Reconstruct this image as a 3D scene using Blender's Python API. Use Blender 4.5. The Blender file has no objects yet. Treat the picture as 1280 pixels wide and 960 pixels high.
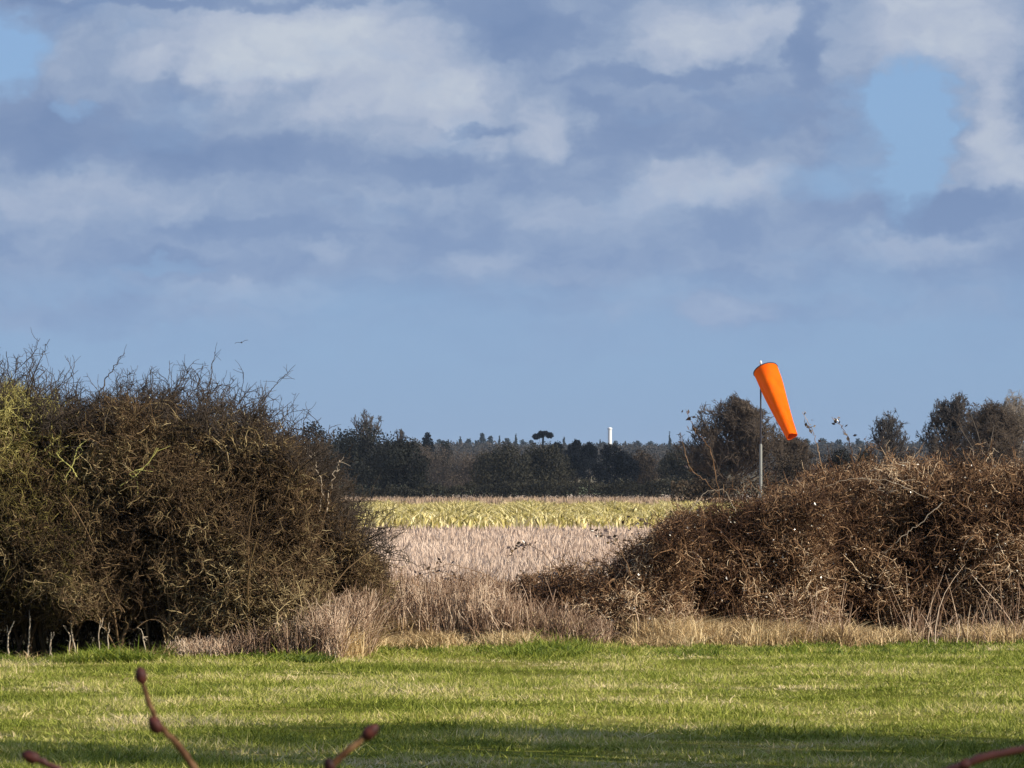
import bpy, math, random
import numpy as np
from mathutils import Vector

rng = np.random.default_rng(11)
random.seed(5)
S = bpy.context.scene
COL = S.collection

# ---------------------------------------------------------------- camera
F = 6700.0                       # focal length in photograph pixels (1280 wide)
CAMZ = 1.97
PITCH = math.atan((605 - 480) / F)
cam = bpy.data.cameras.new('camera')
camo = bpy.data.objects.new('camera', cam)
COL.objects.link(camo)
camo.location = (0, 0, CAMZ)
camo.rotation_euler = (math.radians(90) + PITCH, 0, 0)
cam.sensor_width = 36
cam.lens = 36 * F / 1280
cam.clip_end = 30000
cam.clip_start = 0.1
cam.dof.use_dof = True
cam.dof.focus_distance = 75
cam.dof.aperture_fstop = 70
S.camera = camo

# ---------------------------------------------------------------- light
SUN_EL = math.radians(29)
SUN_AZ = math.atan2(0.88, -0.475)           # clockwise from +Y
sv = Vector((math.sin(SUN_AZ) * math.cos(SUN_EL), math.cos(SUN_AZ) * math.cos(SUN_EL), math.sin(SUN_EL)))
sun = bpy.data.lights.new('sun', 'SUN')
sun.energy = 4.8
sun.angle = math.radians(0.5)
sun.color = (1.0, 0.91, 0.76)
suno = bpy.data.objects.new('sun', sun)
COL.objects.link(suno)
suno.rotation_euler = sv.to_track_quat('Z', 'Y').to_euler()

S.view_settings.view_transform = 'Standard'
S.view_settings.look = 'None'
S.view_settings.exposure = 0.30
S.view_settings.gamma = 1.0
S.view_settings.use_curve_mapping = False
S.cycles.max_bounces = 5
S.cycles.diffuse_bounces = 2
S.cycles.glossy_bounces = 1
S.cycles.transmission_bounces = 2
S.cycles.transparent_max_bounces = 4
S.cycles.volume_bounces = 0
S.cycles.use_denoising = True


def srgb(r, g, b):
    def f(c):
        c /= 255
        return c / 12.92 if c <= 0.04045 else ((c + 0.055) / 1.055) ** 2.4
    return (f(r), f(g), f(b), 1.0)


class NT:
    """tiny node-tree writer"""
    def __init__(s, tree):
        s.t = tree
        s.n = tree.nodes
        s.l = tree.links

    def node(s, typ, **kw):
        n = s.n.new(typ)
        for k, v in kw.items():
            setattr(n, k, v)
        return n

    def put(s, sock, v):
        if isinstance(v, bpy.types.NodeSocket):
            s.l.new(v, sock)
        elif v is not None:
            sock.default_value = v

    def m(s, op, a, b=None, c=None, clamp=False):
        n = s.node('ShaderNodeMath', operation=op, use_clamp=clamp)
        s.put(n.inputs[0], a); s.put(n.inputs[1], b); s.put(n.inputs[2], c)
        return n.outputs[0]

    def v(s, op, a, b=None):
        n = s.node('ShaderNodeVectorMath', operation=op)
        s.put(n.inputs[0], a); s.put(n.inputs[1], b)
        return n.outputs['Value'] if op in ('DOT_PRODUCT', 'LENGTH') else n.outputs[0]

    def noise(s, vec, scale, detail=3, rough=0.5, dist=0.0):
        n = s.node('ShaderNodeTexNoise')
        s.put(n.inputs['Vector'], vec)
        n.inputs['Scale'].default_value = scale
        n.inputs['Detail'].default_value = detail
        n.inputs['Roughness'].default_value = rough
        n.inputs['Distortion'].default_value = dist
        return n

    def ramp(s, fac, stops, interp='LINEAR'):
        n = s.node('ShaderNodeValToRGB')
        cr = n.color_ramp
        cr.interpolation = interp
        while len(cr.elements) < len(stops):
            cr.elements.new(0.5)
        for e, (p, c) in zip(cr.elements, stops):
            e.position = p
            e.color = c if len(c) == 4 else (*c, 1)
        s.put(n.inputs[0], fac)
        return n.outputs[0]

    def mix(s, fac, a, b, mode='MIX'):
        n = s.node('ShaderNodeMix', data_type='RGBA', blend_type=mode)
        s.put(n.inputs[0], fac); s.put(n.inputs[6], a); s.put(n.inputs[7], b)
        return n.outputs[2]


# ---------------------------------------------------------------- sky
W = bpy.data.worlds.new('World')
S.world = W
W.use_nodes = True
t = NT(W.node_tree)
bg = t.n['Background']
SKY_STR = 0.10
bg.inputs['Strength'].default_value = SKY_STR
sky = t.node('ShaderNodeTexSky', sky_type='NISHITA')
sky.sun_disc = False
sky.sun_elevation = SUN_EL
sky.sun_rotation = SUN_AZ
sky.air_density = 1.0
sky.dust_density = 0.3
sky.ozone_density = 2.0
tc = t.node('ShaderNodeTexCoord')
sep = t.node('ShaderNodeSeparateXYZ')
t.l.new(tc.outputs['Generated'], sep.inputs[0])
az = t.m('ARCTAN2', sep.outputs[0], sep.outputs[1])
el = t.m('ARCSINE', sep.outputs[2])
# azimuth and elevation in units of 1/6700 radian
U = t.m('MULTIPLY_ADD', az, F, 640.0)
V = t.m('MULTIPLY_ADD', el, -F, 605.0)
comb = t.node('ShaderNodeCombineXYZ')
t.put(comb.inputs[0], U); t.put(comb.inputs[1], V)
uv = comb.outputs[0]
# wobble: a broad one and a small billowy one
w1 = t.noise(t.v('MULTIPLY', uv, (0.0050, 0.0080, 0)), 1.0, 3, 0.5)
uvw = t.v('ADD', uv, t.v('MULTIPLY', t.v('SUBTRACT', w1.outputs['Color'], (0.5, 0.5, 0.5)), (90, 55, 0)))
w4 = t.noise(t.v('MULTIPLY', uv, (0.020, 0.027, 0)), 1.0, 5, 0.58)
uvw = t.v('ADD', uvw, t.v('MULTIPLY', t.v('SUBTRACT', w4.outputs['Color'], (0.5, 0.5, 0.5)), (78, 56, 0)))


def blobs(lst, start=None):
    """plateau-shaped patches; crisper above than below, like the tops and bases of cumulus"""
    acc = start
    for cx, cy, rx, ry, a in lst:
        d = t.v('MULTIPLY', t.v('SUBTRACT', uvw, (cx, cy, 0)), (1 / rx, 1 / ry, 0))
        q = t.v('DOT_PRODUCT', d, d)
        g = t.m('EXPONENT', t.m('MULTIPLY', t.m('MULTIPLY', q, q), -0.9))
        acc = t.m('MULTIPLY', g, a) if acc is None else t.m('MULTIPLY_ADD', g, a, acc)
    return acc


cover_n = t.noise(t.v('MULTIPLY', uv, (0.0050, 0.0095, 0)), 1.0, 6, 0.6, 0.3)
# cloud cover: thick above, opening towards the horizon
top = t.m('MULTIPLY_ADD', V, -1 / 150.0, 450 / 150.0)
top = t.m('MINIMUM', t.m('MAXIMUM', top, -0.3), 1.0)
cov = t.m('ADD', top, t.m('MULTIPLY_ADD', cover_n.outputs[0], 1.3, -0.58))
cov = blobs([(1142, 132, 54, 50, -1.7), (1156, 200, 34, 56, -1.35), (1095, 160, 60, 64, -.45), (1125, 250, 22, 28, -.7), (2, 72, 56, 44, -1.3), (1075, 235, 60, 26, -0.5),
             (215, 338, 70, 10, -0.5), (1000, 235, 60, 20, -0.35), (905, 388, 52, 22, 0.7), (92, 140, 24, 14, -.5),
             (1000, 385, 340, 14, 0.25), (130, 395, 180, 18, 0.4), (500, 330, 500, 30, .2)], cov)
cov = t.m('MAXIMUM', t.m('MINIMUM', cov, 1.0), 0.0)
# cloud light
fine = t.noise(t.v('MULTIPLY', uvw, (0.0120, 0.0190, 0)), 1.0, 6, 0.55, 0.1)
big = t.noise(t.v('MULTIPLY', uvw, (0.0042, 0.0085, 0)), 1.0, 3, 0.5)
lum = t.m('MULTIPLY_ADD', fine.outputs[0], 0.78, -0.02)
lum = t.m('ADD', lum, t.m('MULTIPLY_ADD', big.outputs[0], 0.50, -0.25))
lum = blobs([(300, 52, 190, 52, 0.34), (450, 85, 180, 78, 0.30), (330, 130, 200, 60, .10), (590, 140, 70, 50, 0.16), (690, 150, 48, 34, 0.40), (640, 182, 70, 14, 0.24),
             (560, 85, 80, 40, 0.12), (890, 35, 118, 40, 0.46), (1165, 30, 110, 50, 0.48), (1245, 190, 40, 75, 0.40), (1240, 90, 40, 30, .2),
             (880, 238, 92, 32, 0.44), (700, 262, 100, 26, 0.22), (80, 252, 130, 34, 0.30), (400, 245, 90, 18, .10), (330, 370, 120, 12, .18), (720, 345, 60, 12, .16), (1010, 300, 60, 20, .16), (235, 275, 26, 20, .16), (600, 328, 50, 18, 0.20),
             (400, 318, 30, 12, 0.18), (1150, 315, 110, 18, 0.14), (905, 388, 50, 20, 0.20), (80, 80, 30, 26, .2), (530, 245, 60, 16, .1),
             (60, 165, 110, 40, -0.34), (640, 42, 80, 38, -0.32), (830, 90, 140, 10, -0.24), (1015, 60, 24, 50, -0.34), (720, 125, 40, 18, -.2),
             (225, 110, 36, 14, -0.22), (300, 195, 140, 24, -0.26), (780, 170, 120, 30, -0.16), (1190, 266, 80, 26, -0.62), (545, 210, 50, 20, -0.26),
             (330, 292, 110, 13, -0.26), (210, 332, 70, 12, -0.34), (480, 365, 60, 16, -0.22), (200, 2, 280, 9, -0.3), (590, 160, 50, 7, -0.26),
             (1000, 345, 160, 12, -0.12), (360, 110, 60, 16, -.12), (960, 170, 80, 30, -.08)], lum)
lum = t.m('MAXIMUM', t.m('MINIMUM', lum, 1.0), 0.0)
EXPM = 2 ** -S.view_settings.exposure


def skyc(r, g, b):
    c = srgb(r, g, b)
    return tuple(x * EXPM / SKY_STR for x in c[:3]) + (1,)


cloud = t.ramp(lum, [(0.0, srgb(119, 142, 180)), (0.28, srgb(130, 151, 186)), (0.48, srgb(148, 166, 195)),
                     (0.72, srgb(172, 184, 206)), (1.0, srgb(193, 202, 215))])
cloud = t.mix(1.0, cloud, (EXPM / SKY_STR,) * 3 + (1,), 'MULTIPLY')
# low clouds fade into the blue air of the horizon
air = t.m('MULTIPLY_ADD', V, 1 / 260.0, -170 / 260.0, clamp=True)
cloud = t.mix(t.m('MULTIPLY', air, 0.5), cloud, skyc(142, 168, 206))
# clear sky: the Nishita sky, tinted to the cooler white balance of the photograph
tint = t.mix(1.0, sky.outputs[0], (0.36, 0.52, 0.98, 1), 'MULTIPLY')
SKYNODE_TINT = tint
hblue = t.mix(t.m('MULTIPLY_ADD', V, 1 / 400.0, -150 / 400.0, clamp=True), skyc(147, 179, 212), skyc(141, 170, 207))
tint = t.mix(0.72, tint, hblue)
final = t.mix(cov, tint, cloud)
t.l.new(final, bg.inputs['Color'])


# ---------------------------------------------------------------- helpers
def at(px, py, Y):
    """point at depth Y (metres ahead) on the line of sight of a photograph position"""
    a = (px - 640) / F
    b = -(py - 480) / F
    cp, sp = math.cos(PITCH), math.sin(PITCH)
    dy = cp - b * sp
    dz = sp + b * cp
    return np.array([a * Y / dy, Y, CAMZ + dz * Y / dy])


def ramp3(lo, a, b):
    x = np.clip((lo - a) / (b - a), 0, 1)
    return x * x * (3 - 2 * x)


def ground_z(x, y):
    x = np.asarray(x, float); y = np.asarray(y, float)
    h = 15.5 * ramp3(y, 1300, 3300) + 6 * ramp3(y, 3200, 5200)
    h = h + ramp3(y, 1500, 3200) * (2.0 * np.sin(x / 170 + 1.0) + 1.2 * np.sin(x / 61 + y / 300))
    h = h + 0.03 * np.sin(x * 0.9 + 1.3) * np.sin(y * 0.31) * ramp3(y, 30, 60)
    return h


def props(o, label=None, cat=None, group=None, kind=None):
    if label: o['label'] = label
    if cat: o['category'] = cat
    if group: o['group'] = group
    if kind: o['kind'] = kind
    return o


def thing(name, label, cat, loc, group=None):
    o = bpy.data.objects.new(name, None)
    o.empty_display_size = 0.2
    COL.objects.link(o)
    o.location = tuple(float(c) for c in loc)
    return props(o, label, cat, group)


def mk(name, V, faces, mat, parent=None, smooth=True):
    """one mesh object from world-space vertices; faces = list of (m,k) index arrays"""
    V = np.asarray(V, np.float32)
    if parent is not None:
        V = V - np.array(parent.location, np.float32)
    me = bpy.data.meshes.new(name)
    me.vertices.add(len(V))
    me.vertices.foreach_set('co', V.ravel())
    faces = [np.asarray(f, np.int32) for f in faces if len(f)]
    nl = sum(f.size for f in faces)
    nf = sum(len(f) for f in faces)
    me.loops.add(nl)
    me.loops.foreach_set('vertex_index', np.concatenate([f.ravel() for f in faces]))
    me.polygons.add(nf)
    starts = []
    off = 0
    for f in faces:
        k = f.shape[1]
        starts.append(off + np.arange(len(f)) * k)
        off += f.size
    me.polygons.foreach_set('loop_start', np.concatenate(starts).astype(np.int32))
    me.update(calc_edges=True)
    me.polygons.foreach_set('use_smooth', np.full(nf, smooth))
    me.materials.append(mat)
    o = bpy.data.objects.new(name, me)
    COL.objects.link(o)
    if parent is not None:
        o.parent = parent
    return o


def norm(a):
    return a / np.maximum(np.linalg.norm(a, axis=-1, keepdims=True), 1e-9)


def tubes(P, R, sides=3):
    """P (N,K,3) paths, R (N,K) radii -> vertices, [quads]"""
    N, K, _ = P.shape
    T = norm(np.gradient(P, axis=1))
    ref = norm(rng.normal(size=(N, 1, 3)))
    n1 = norm(np.cross(T, ref))
    n2 = np.cross(T, n1)
    a = np.arange(sides) * 2 * np.pi / sides
    ring = (n1[:, :, None, :] * np.cos(a)[None, None, :, None] + n2[:, :, None, :] * np.sin(a)[None, None, :, None])
    V = P[:, :, None, :] + ring * R[:, :, None, None]
    idx = np.arange(N * K * sides).reshape(N, K, sides)
    q = np.stack([idx[:, :-1, :], np.roll(idx, -1, 2)[:, :-1, :], np.roll(idx, -1, 2)[:, 1:, :], idx[:, 1:, :]], -1)
    return V.reshape(-1, 3), [q.reshape(-1, 4)]


def grow(start, d, length, K, curl=0.3, up=0.0):
    N = len(start)
    P = np.zeros((N, K, 3))
    P[:, 0] = start
    d = norm(d)
    step = (np.asarray(length) / (K - 1)).reshape(-1, 1)
    bend = rng.normal(size=(N, 3)) * curl * 0.7
    for k in range(1, K):
        d = norm(d + bend + rng.normal(size=(N, 3)) * curl + np.array([0, 0, up]))
        P[:, k] = P[:, k - 1] + d * step
    return P


def branch(P, n, spread=0.9, tmin=0.2, tmax=1.0):
    """n side-shoot starts on each path: start points, directions, parent fraction"""
    N, K, _ = P.shape
    tt = rng.uniform(tmin, tmax, (N, n)) * (K - 1)
    i = np.clip(tt.astype(int), 0, K - 2)
    f = (tt - i)[..., None]
    r = np.arange(N)[:, None]
    a, b = P[r, i], P[r, i + 1]
    start = a * (1 - f) + b * f
    d = norm(b - a) + rng.normal(size=(N, n, 3)) * spread
    return start.reshape(-1, 3), norm(d).reshape(-1, 3), (tt / (K - 1)).ravel()


def taper(N, K, r0, r1):
    r0 = np.broadcast_to(np.asarray(r0, float), (N,))[:, None]
    r1 = np.broadcast_to(np.asarray(r1, float), (N,))[:, None]
    s = np.linspace(0, 1, K)[None]
    return r0 * (1 - s) + r1 * s


def join(parts):
    Vs, Fs, off = [], {}, 0
    for V, fl in parts:
        Vs.append(V)
        for f in fl:
            Fs.setdefault(f.shape[1], []).append(f + off)
        off += len(V)
    return np.concatenate(Vs), [np.concatenate(v) for v in Fs.values()]


def blades(base, h, w, lean=0.3, segs=1, curl=0.3, face=None):
    """grass blades: tapered ribbons"""
    N = len(base)
    az = rng.uniform(0, 2 * np.pi, N) if face is None else rng.normal(0, face, N)
    side = np.stack([np.cos(az), np.sin(az), np.zeros(N)], -1)
    la = rng.uniform(0, 2 * np.pi, N)
    ld = np.stack([np.cos(la), np.sin(la), np.zeros(N)], -1) * (np.abs(rng.normal(0, lean, N)) * h)[:, None]
    h = np.broadcast_to(h, (N,))
    w = np.broadcast_to(w, (N,))
    up = np.array([0, 0, 1.0])
    if segs == 1:
        V = np.stack([base - side * w[:, None] / 2, base + side * w[:, None] / 2, base + ld + up * h[:, None]], 1)
        return V.reshape(-1, 3), [np.arange(3 * N).reshape(N, 3)]
    rows = []
    for k in range(segs):
        s = k / segs
        c = base + ld * (s ** 1.6) + up * (h * (s - 0.25 * curl * s * s))[:, None]
        ww = (w * (1 - 0.55 * s))[:, None] / 2
        rows += [c - side * ww, c + side * ww]
    rows.append(base + ld * (1 + curl) + up * (h * (1 - 0.25 * curl))[:, None])
    V = np.stack(rows, 1)
    n = V.shape[1]
    o = (np.arange(N) * n)[:, None]
    q = np.concatenate([o + np.array([[2 * k, 2 * k + 1, 2 * k + 3, 2 * k + 2]]) for k in range(segs - 1)])
    tri = o + np.array([[2 * segs - 2, 2 * segs - 1, 2 * segs]])
    return V.reshape(-1, 3), [q, tri]


def leaves(c, size, flat=0.0):
    """small folded leaf quads at points c"""
    N = len(c)
    a = norm(rng.normal(size=(N, 3)))
    n = norm(rng.normal(size=(N, 3)) + np.array([0.2, -flat, flat]))
    b = norm(np.cross(n, a))
    a = np.cross(b, n)
    s = np.broadcast_to(size, (N,))[:, None]
    V = np.stack([c - a * s * 0.5, c + b * s * 0.32 + n * s * .06, c + a * s * 0.55, c - b * s * 0.32 + n * s * .06], 1)
    return V.reshape(-1, 3), [np.arange(4 * N).reshape(N, 4)]


def clump(P):
    """smooth 3-D value in about -1..1 used to open and close patches"""
    x, y, z = P[:, 0], P[:, 1], P[:, 2]
    return (np.sin(x * 3.1 + 1.7 * np.sin(z * 2.3)) + np.sin(z * 4.3 + 1.3 * np.sin(x * 2.1 + 1)) +
            np.sin(x * 7.3 + z * 5.1 + y * 3) * 0.7 + np.sin(y * 3.7 + x * 1.9)) / 3.2


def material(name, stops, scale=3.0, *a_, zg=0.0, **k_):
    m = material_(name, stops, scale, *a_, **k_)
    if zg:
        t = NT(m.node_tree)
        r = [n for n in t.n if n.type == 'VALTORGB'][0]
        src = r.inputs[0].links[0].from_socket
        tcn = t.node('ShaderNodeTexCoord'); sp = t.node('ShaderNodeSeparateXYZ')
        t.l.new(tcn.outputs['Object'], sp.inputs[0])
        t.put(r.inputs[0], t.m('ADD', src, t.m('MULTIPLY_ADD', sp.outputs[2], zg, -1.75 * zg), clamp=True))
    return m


def material_(name, stops, scale=3.0, rand=0.35, rough=0.85, spec=0.25, transl=0.0, stretch=(1, 1, 1), detail=3, fine=0):
    m = bpy.data.materials.new(name)
    m.use_nodes = True
    t = NT(m.node_tree)
    b = t.n['Principled BSDF']
    b.inputs['Roughness'].default_value = rough
    b.inputs['Specular IOR Level'].default_value = spec
    tcn = t.node('ShaderNodeTexCoord')
    vec = t.v('MULTIPLY', tcn.outputs['Object'], stretch)
    fac = t.noise(vec, scale, detail, 0.6).outputs[0]
    fac = t.m('MULTIPLY_ADD', fac, 1.9, -0.45)
    if fine:
        f2 = t.noise(vec, fine, 3, 0.7).outputs[0]
        fac = t.m('ADD', fac, t.m('MULTIPLY_ADD', f2, 1.0, -0.5))
    if rand:
        g = t.node('ShaderNodeNewGeometry')
        fac = t.m('ADD', fac, t.m('MULTIPLY_ADD', g.outputs['Random Per Island'], 2 * rand, -rand))
    fac = t.m('MAXIMUM', t.m('MINIMUM', fac, 1.0), 0.0)
    c = t.ramp(fac, stops)
    t.l.new(c, b.inputs['Base Color'])
    if transl:
        tr = t.node('ShaderNodeBsdfTranslucent')
        t.l.new(c, tr.inputs[0])
        mx = t.node('ShaderNodeMixShader')
        mx.inputs[0].default_value = transl
        out = t.n['Material Output']
        t.l.new(b.outputs[0], mx.inputs[1]); t.l.new(tr.outputs[0], mx.inputs[2])
        t.l.new(mx.outputs[0], out.inputs[0])
    return m


# ---------------------------------------------------------------- materials
M = {}
M['soil'] = material('soil', [(0, (.11, .085, .055)), (.5, (.17, .14, .09)), (1, (.13, .15, .07))], 0.02, 0, 1.0, 0.0, fine=0.4)
M['lawn'] = material('lawn_soil', [(0, (.07, .075, .012)), (.45, (.14, .145, .028)), (.75, (.23, .20, .055)), (1, (.32, .26, .10))], 0.35, 0, 1.0, 0.0, fine=6)
M['grass'] = material('grass_blade', [(0, (.085, .11, .008)), (.3, (.225, .268, .030)), (.56, (.42, .43, .085)), (.80, (.65, .56, .23)), (1, (.86, .69, .42))],
                      0.42, 0.27, 0.6, 0.2, 0.25, fine=2.4)
M['lush'] = material('lush_grass_blade', [(0, (.05, .08, .008)), (.42, (.16, .22, .022)), (.75, (.36, .38, .055)), (1, (.68, .58, .22))],
                     1.2, 0.3, 0.55, 0.3, 0.25)
M['straw'] = material('dead_grass_blade', [(0, (.15, .09, .04)), (.35, (.42, .285, .14)), (.7, (.74, .55, .30)), (1, (.95, .77, .46))],
                      1.1, 0.4, 0.75, 0.2, 0.15)
M['weed'] = material('dead_weed_stalk', [(0, (.06, .032, .020)), (.36, (.25, .150, .095)), (.66, (.52, .36, .25)), (1, (.86, .67, .49))],
                     1.3, 0.42, 0.8, 0.2)
M['field'] = material('stubble_soil', [(0, (.38, .29, .215)), (.5, (.50, .39, .30)), (1, (.60, .475, .375))], 0.06, 0, 1.0, 0.0, stretch=(1, .4, 1), fine=1.5)
M['stubble'] = material('stubble_stalk', [(0, (.30, .21, .155)), (.35, (.50, .38, .295)), (1, (.74, .585, .465))], 0.2, 0.35, 0.85, 0.1)
M['cropsoil'] = material('crop_soil', [(0, (.18, .17, .06)), (1, (.3, .27, .1))], 0.2, 0, fine=2)
M['crop'] = material('crop_leaf', [(0, (.14, .12, .025)), (.25, (.34, .29, .07)), (.55, (.66, .55, .20)), (1, (.98, .86, .48))],
                     0.9, 0.4, 0.6, 0.25, 0.15)
M['cropdry'] = material('dry_crop_top', [(0, (.22, .15, .10)), (.5, (.40, .29, .20)), (1, (.58, .44, .32))], 0.7, 0.4, 0.8, 0.1)
M['thorn'] = material('thorn_twig', [(0, (.026, .016, .009)), (.36, (.10, .062, .034)), (.66, (.185, .120, .062)), (.88, (.31, .23, .11)), (1, (.55, .43, .23))],
                      0.9, 0.42, 0.85, 0.15)
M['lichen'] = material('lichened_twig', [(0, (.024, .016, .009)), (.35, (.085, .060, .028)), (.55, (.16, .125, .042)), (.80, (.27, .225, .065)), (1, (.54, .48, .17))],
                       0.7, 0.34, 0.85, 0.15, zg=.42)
M['lichbranch'] = material('yellow_lichen_bark', [(0, (.22, .20, .05)), (1, (.62, .58, .20))], 3, .2, .8, .1)
M['pale'] = material('pale_stem', [(0, (.26, .20, .14)), (1, (.60, .50, .38))], 2, 0.3, 0.7, 0.2)
M['dark_shoot'] = material('dark_shoot', [(0, (.03, .022, .018)), (1, (.10, .075, .055))], 2, 0.3, 0.8, 0.2)
M['bramble'] = material('bramble_cane', [(0, (.020, .009, .005)), (.36, (.085, .041, .021)), (.62, (.22, .12, .060)), (.84, (.46, .29, .16)), (1, (.85, .66, .44))],
                        0.9, 0.42, 0.8, 0.2)
M['brleaf'] = material('bramble_leaf', [(0, (.022, .014, .012)), (.5, (.065, .036, .024)), (1, (.13, .085, .04))], 2, 0.45, 0.30, 0.8)
M['drleaf'] = material('dry_leaf', [(0, (.16, .09, .05)), (1, (.42, .29, .18))], 2, 0.45, 0.7, 0.3)
M['glint'] = material('glint_leaf', [(0, (.30, .26, .20)), (1, (.66, .62, .53))], 2, 0.45, 0.22, 0.9)  # sun glints on bramble leaves, put in as a pale base colour
M['bark'] = material('bark', [(0, (.05, .042, .035)), (1, (.14, .115, .09))], 1.5, 0.1, 0.9, 0.1)
M['bare'] = material('bare_crown_twig', [(0, (.045, .034, .027)), (1, (.15, .115, .085))], 0.4, 0.3, 0.9, 0.1)
M['bareblue'] = material('dark_bare_twig', [(0, (.036, .034, .036)), (1, (.11, .095, .080))], 0.4, 0.3, 0.9, 0.1)
M['barepale'] = material('pale_bare_twig', [(0, (.13, .105, .085)), (1, (.32, .27, .21))], 0.4, 0.3, 0.9, 0.1)
M['brush'] = material('brown_brush', [(0, (.020, .015, .011)), (1, (.085, .064, .045))], 0.3, 0.35, 0.9, 0.1)
M['softbrush'] = material('soft_brown_brush', [(0, (.045, .036, .030)), (1, (.12, .095, .072))], 0.3, 0.3, 0.9, 0.1)
M['ever'] = material('evergreen_leaf', [(0, (.004, .0045, .0045)), (1, (.026, .028, .022))], 0.35, 0.3, 0.8, 0.15)
M['navy'] = material('dark_pine_needle', [(0, (.002, .003, .006)), (1, (.009, .012, .016))], 0.35, 0.3, 0.8, 0.1)
M['olive'] = material('olive_leaf', [(0, (.012, .012, .009)), (1, (.055, .052, .036))], 0.3, 0.35, 0.85, 0.1)
M['farwood'] = material('far_wood_leaf', [(0, (.016, .019, .019)), (.5, (.050, .045, .040)), (1, (.10, .085, .072))], 0.012, 0.12, 0.9, 0.05)
M['farcon'] = material('far_conifer_leaf', [(0, (.010, .016, .018)), (1, (.030, .040, .036))], 0.05, 0.2, 0.9, 0.05)


def plain(name, col, rough=0.6, spec=0.4, metal=0.0, transl=0.0, bump=0):
    d = [c * 0.86 for c in col]
    m = material(name, [(0, d), (1, col)], 3.0, 0, rough, spec, transl)
    m.node_tree.nodes['Principled BSDF'].inputs['Metallic'].default_value = metal
    return m


# ---------------------------------------------------------------- ground
ys = np.concatenate([np.linspace(-60, 36, 13), np.linspace(40, 120, 60), np.linspace(125, 1200, 60), np.linspace(1230, 7000, 80), [9000, 14000]])
xs = np.sinh(np.linspace(-5.4, 5.4, 161)) * 60
X, Y = np.meshgrid(xs, ys)
Vg = np.stack([X, Y, ground_z(X, Y)], -1).reshape(-1, 3)
nx, ny = len(xs), len(ys)
ii = np.arange(nx * ny).reshape(ny, nx)
q = np.stack([ii[:-1, :-1], ii[:-1, 1:], ii[1:, 1:], ii[1:, :-1]], -1).reshape(-1, 4)
props(mk('ground', Vg, [q], M['soil']), kind='structure')


def sheet(name, x0, x1, y0, y1, mat, dz, nx=60, ny=60):
    xs = np.linspace(x0, x1, nx); ys = np.linspace(y0, y1, ny)
    X, Y = np.meshgrid(xs, ys)
    Z = ground_z(X, Y) + dz
    ii = np.arange(nx * ny).reshape(ny, nx)
    q = np.stack([ii[:-1, :-1], ii[:-1, 1:], ii[1:, 1:], ii[1:, :-1]], -1).reshape(-1, 4)
    return props(mk(name, np.stack([X, Y, Z], -1).reshape(-1, 3), [q], mat), kind='structure')


sheet('lawn', -70, 70, -50, 64.5, M['lawn'], 0.02, 80, 90)
sheet('stubble_field', -160, 160, 74, 1000, M['field'], 0.03, 60, 200)


def gpts(n, x0, x1, y0, y1, near=0.0):
    """scatter points on the ground; the strip widens with the view when x0 is a photograph column"""
    y = y0 + (y1 - y0) * rng.random(n) ** (1 + near)
    xa = (x0 - 640) / F * y
    xb = (x1 - 640) / F * y
    x = xa + (xb - xa) * rng.random(n)
    return np.stack([x, y, ground_z(x, y)], -1)


def strip(V, f, name, mat, label, cat):
    o = mk(name, V, f, mat, smooth=False)
    return props(o, label, cat, kind='stuff')


# lawn blades
B = gpts(640000, -60, 1340, 34.5, 64.8)
q5 = B[:, 0] * 1.0; q6 = B[:, 1] * 1.0
hole = np.sin(q5 * 11 + 3 * np.sin(q6 * 3.1)) + np.sin(q6 * 7.3 + 2.2 * np.sin(q5 * 5.7 + 1)) + .8 * np.sin(q5 * 23 + q6 * 9)
B = B[rng.random(len(B)) < np.clip(.62 + .42 * hole, .06, 1)]
n = len(B)
rough_patch = 0.5 + 0.5 * np.sin(B[:, 0] * 1.7 + 2 * np.sin(B[:, 1] * 0.5)) * np.sin(B[:, 1] * 1.1 + B[:, 0])
h = rng.gamma(4, 0.0075, n) * (0.5 + 1.1 * rough_patch)
B[:, 2] += 0.012
strip(*blades(B, h, rng.uniform(.007, .018, n), 1.3), 'lawn_grass', M['grass'], 'mown lawn grass with straw patches across the foreground', 'grass')
B = gpts(5000, -60, 1340, 35, 61)
strip(*blades(B, rng.uniform(.04, .09, len(B)), rng.uniform(.012, .022, len(B)), 0.9, 3), 'coarse_grass', M['grass'],
      'taller coarse blades sticking out of the lawn', 'grass')

# lush verge before the hedges
Bs = []
for (pa, pb, ya, yb, num, hh) in [(-60, 215, 58.0, 59.5, 22000, .10), (190, 420, 58.2, 60.6, 14000, .075), (400, 900, 60.6, 64.0, 32000, .085),
                                  (880, 1340, 61.0, 66.8, 36000, .06)]:
    b = gpts(num, pa, pb, ya, yb)
    keep = rng.random(num) < 0.12 + 0.88 * (clump(b * np.array([1.3, .7, 1])) > 0.0)
    b = b[keep]
    Bs.append((b, rng.gamma(5, hh / 5, len(b)) * (0.8 + 0.5 * np.maximum(clump(b * 0.8), -0.5))))
b = np.concatenate([x[0] for x in Bs]); hh = np.concatenate([x[1] for x in Bs])
strip(*blades(b, hh, rng.uniform(.010, .024, len(b)), 0.9, 2), 'verge_grass', M['lush'], 'lush green grass verge at the foot of the hedges', 'grass')

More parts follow.
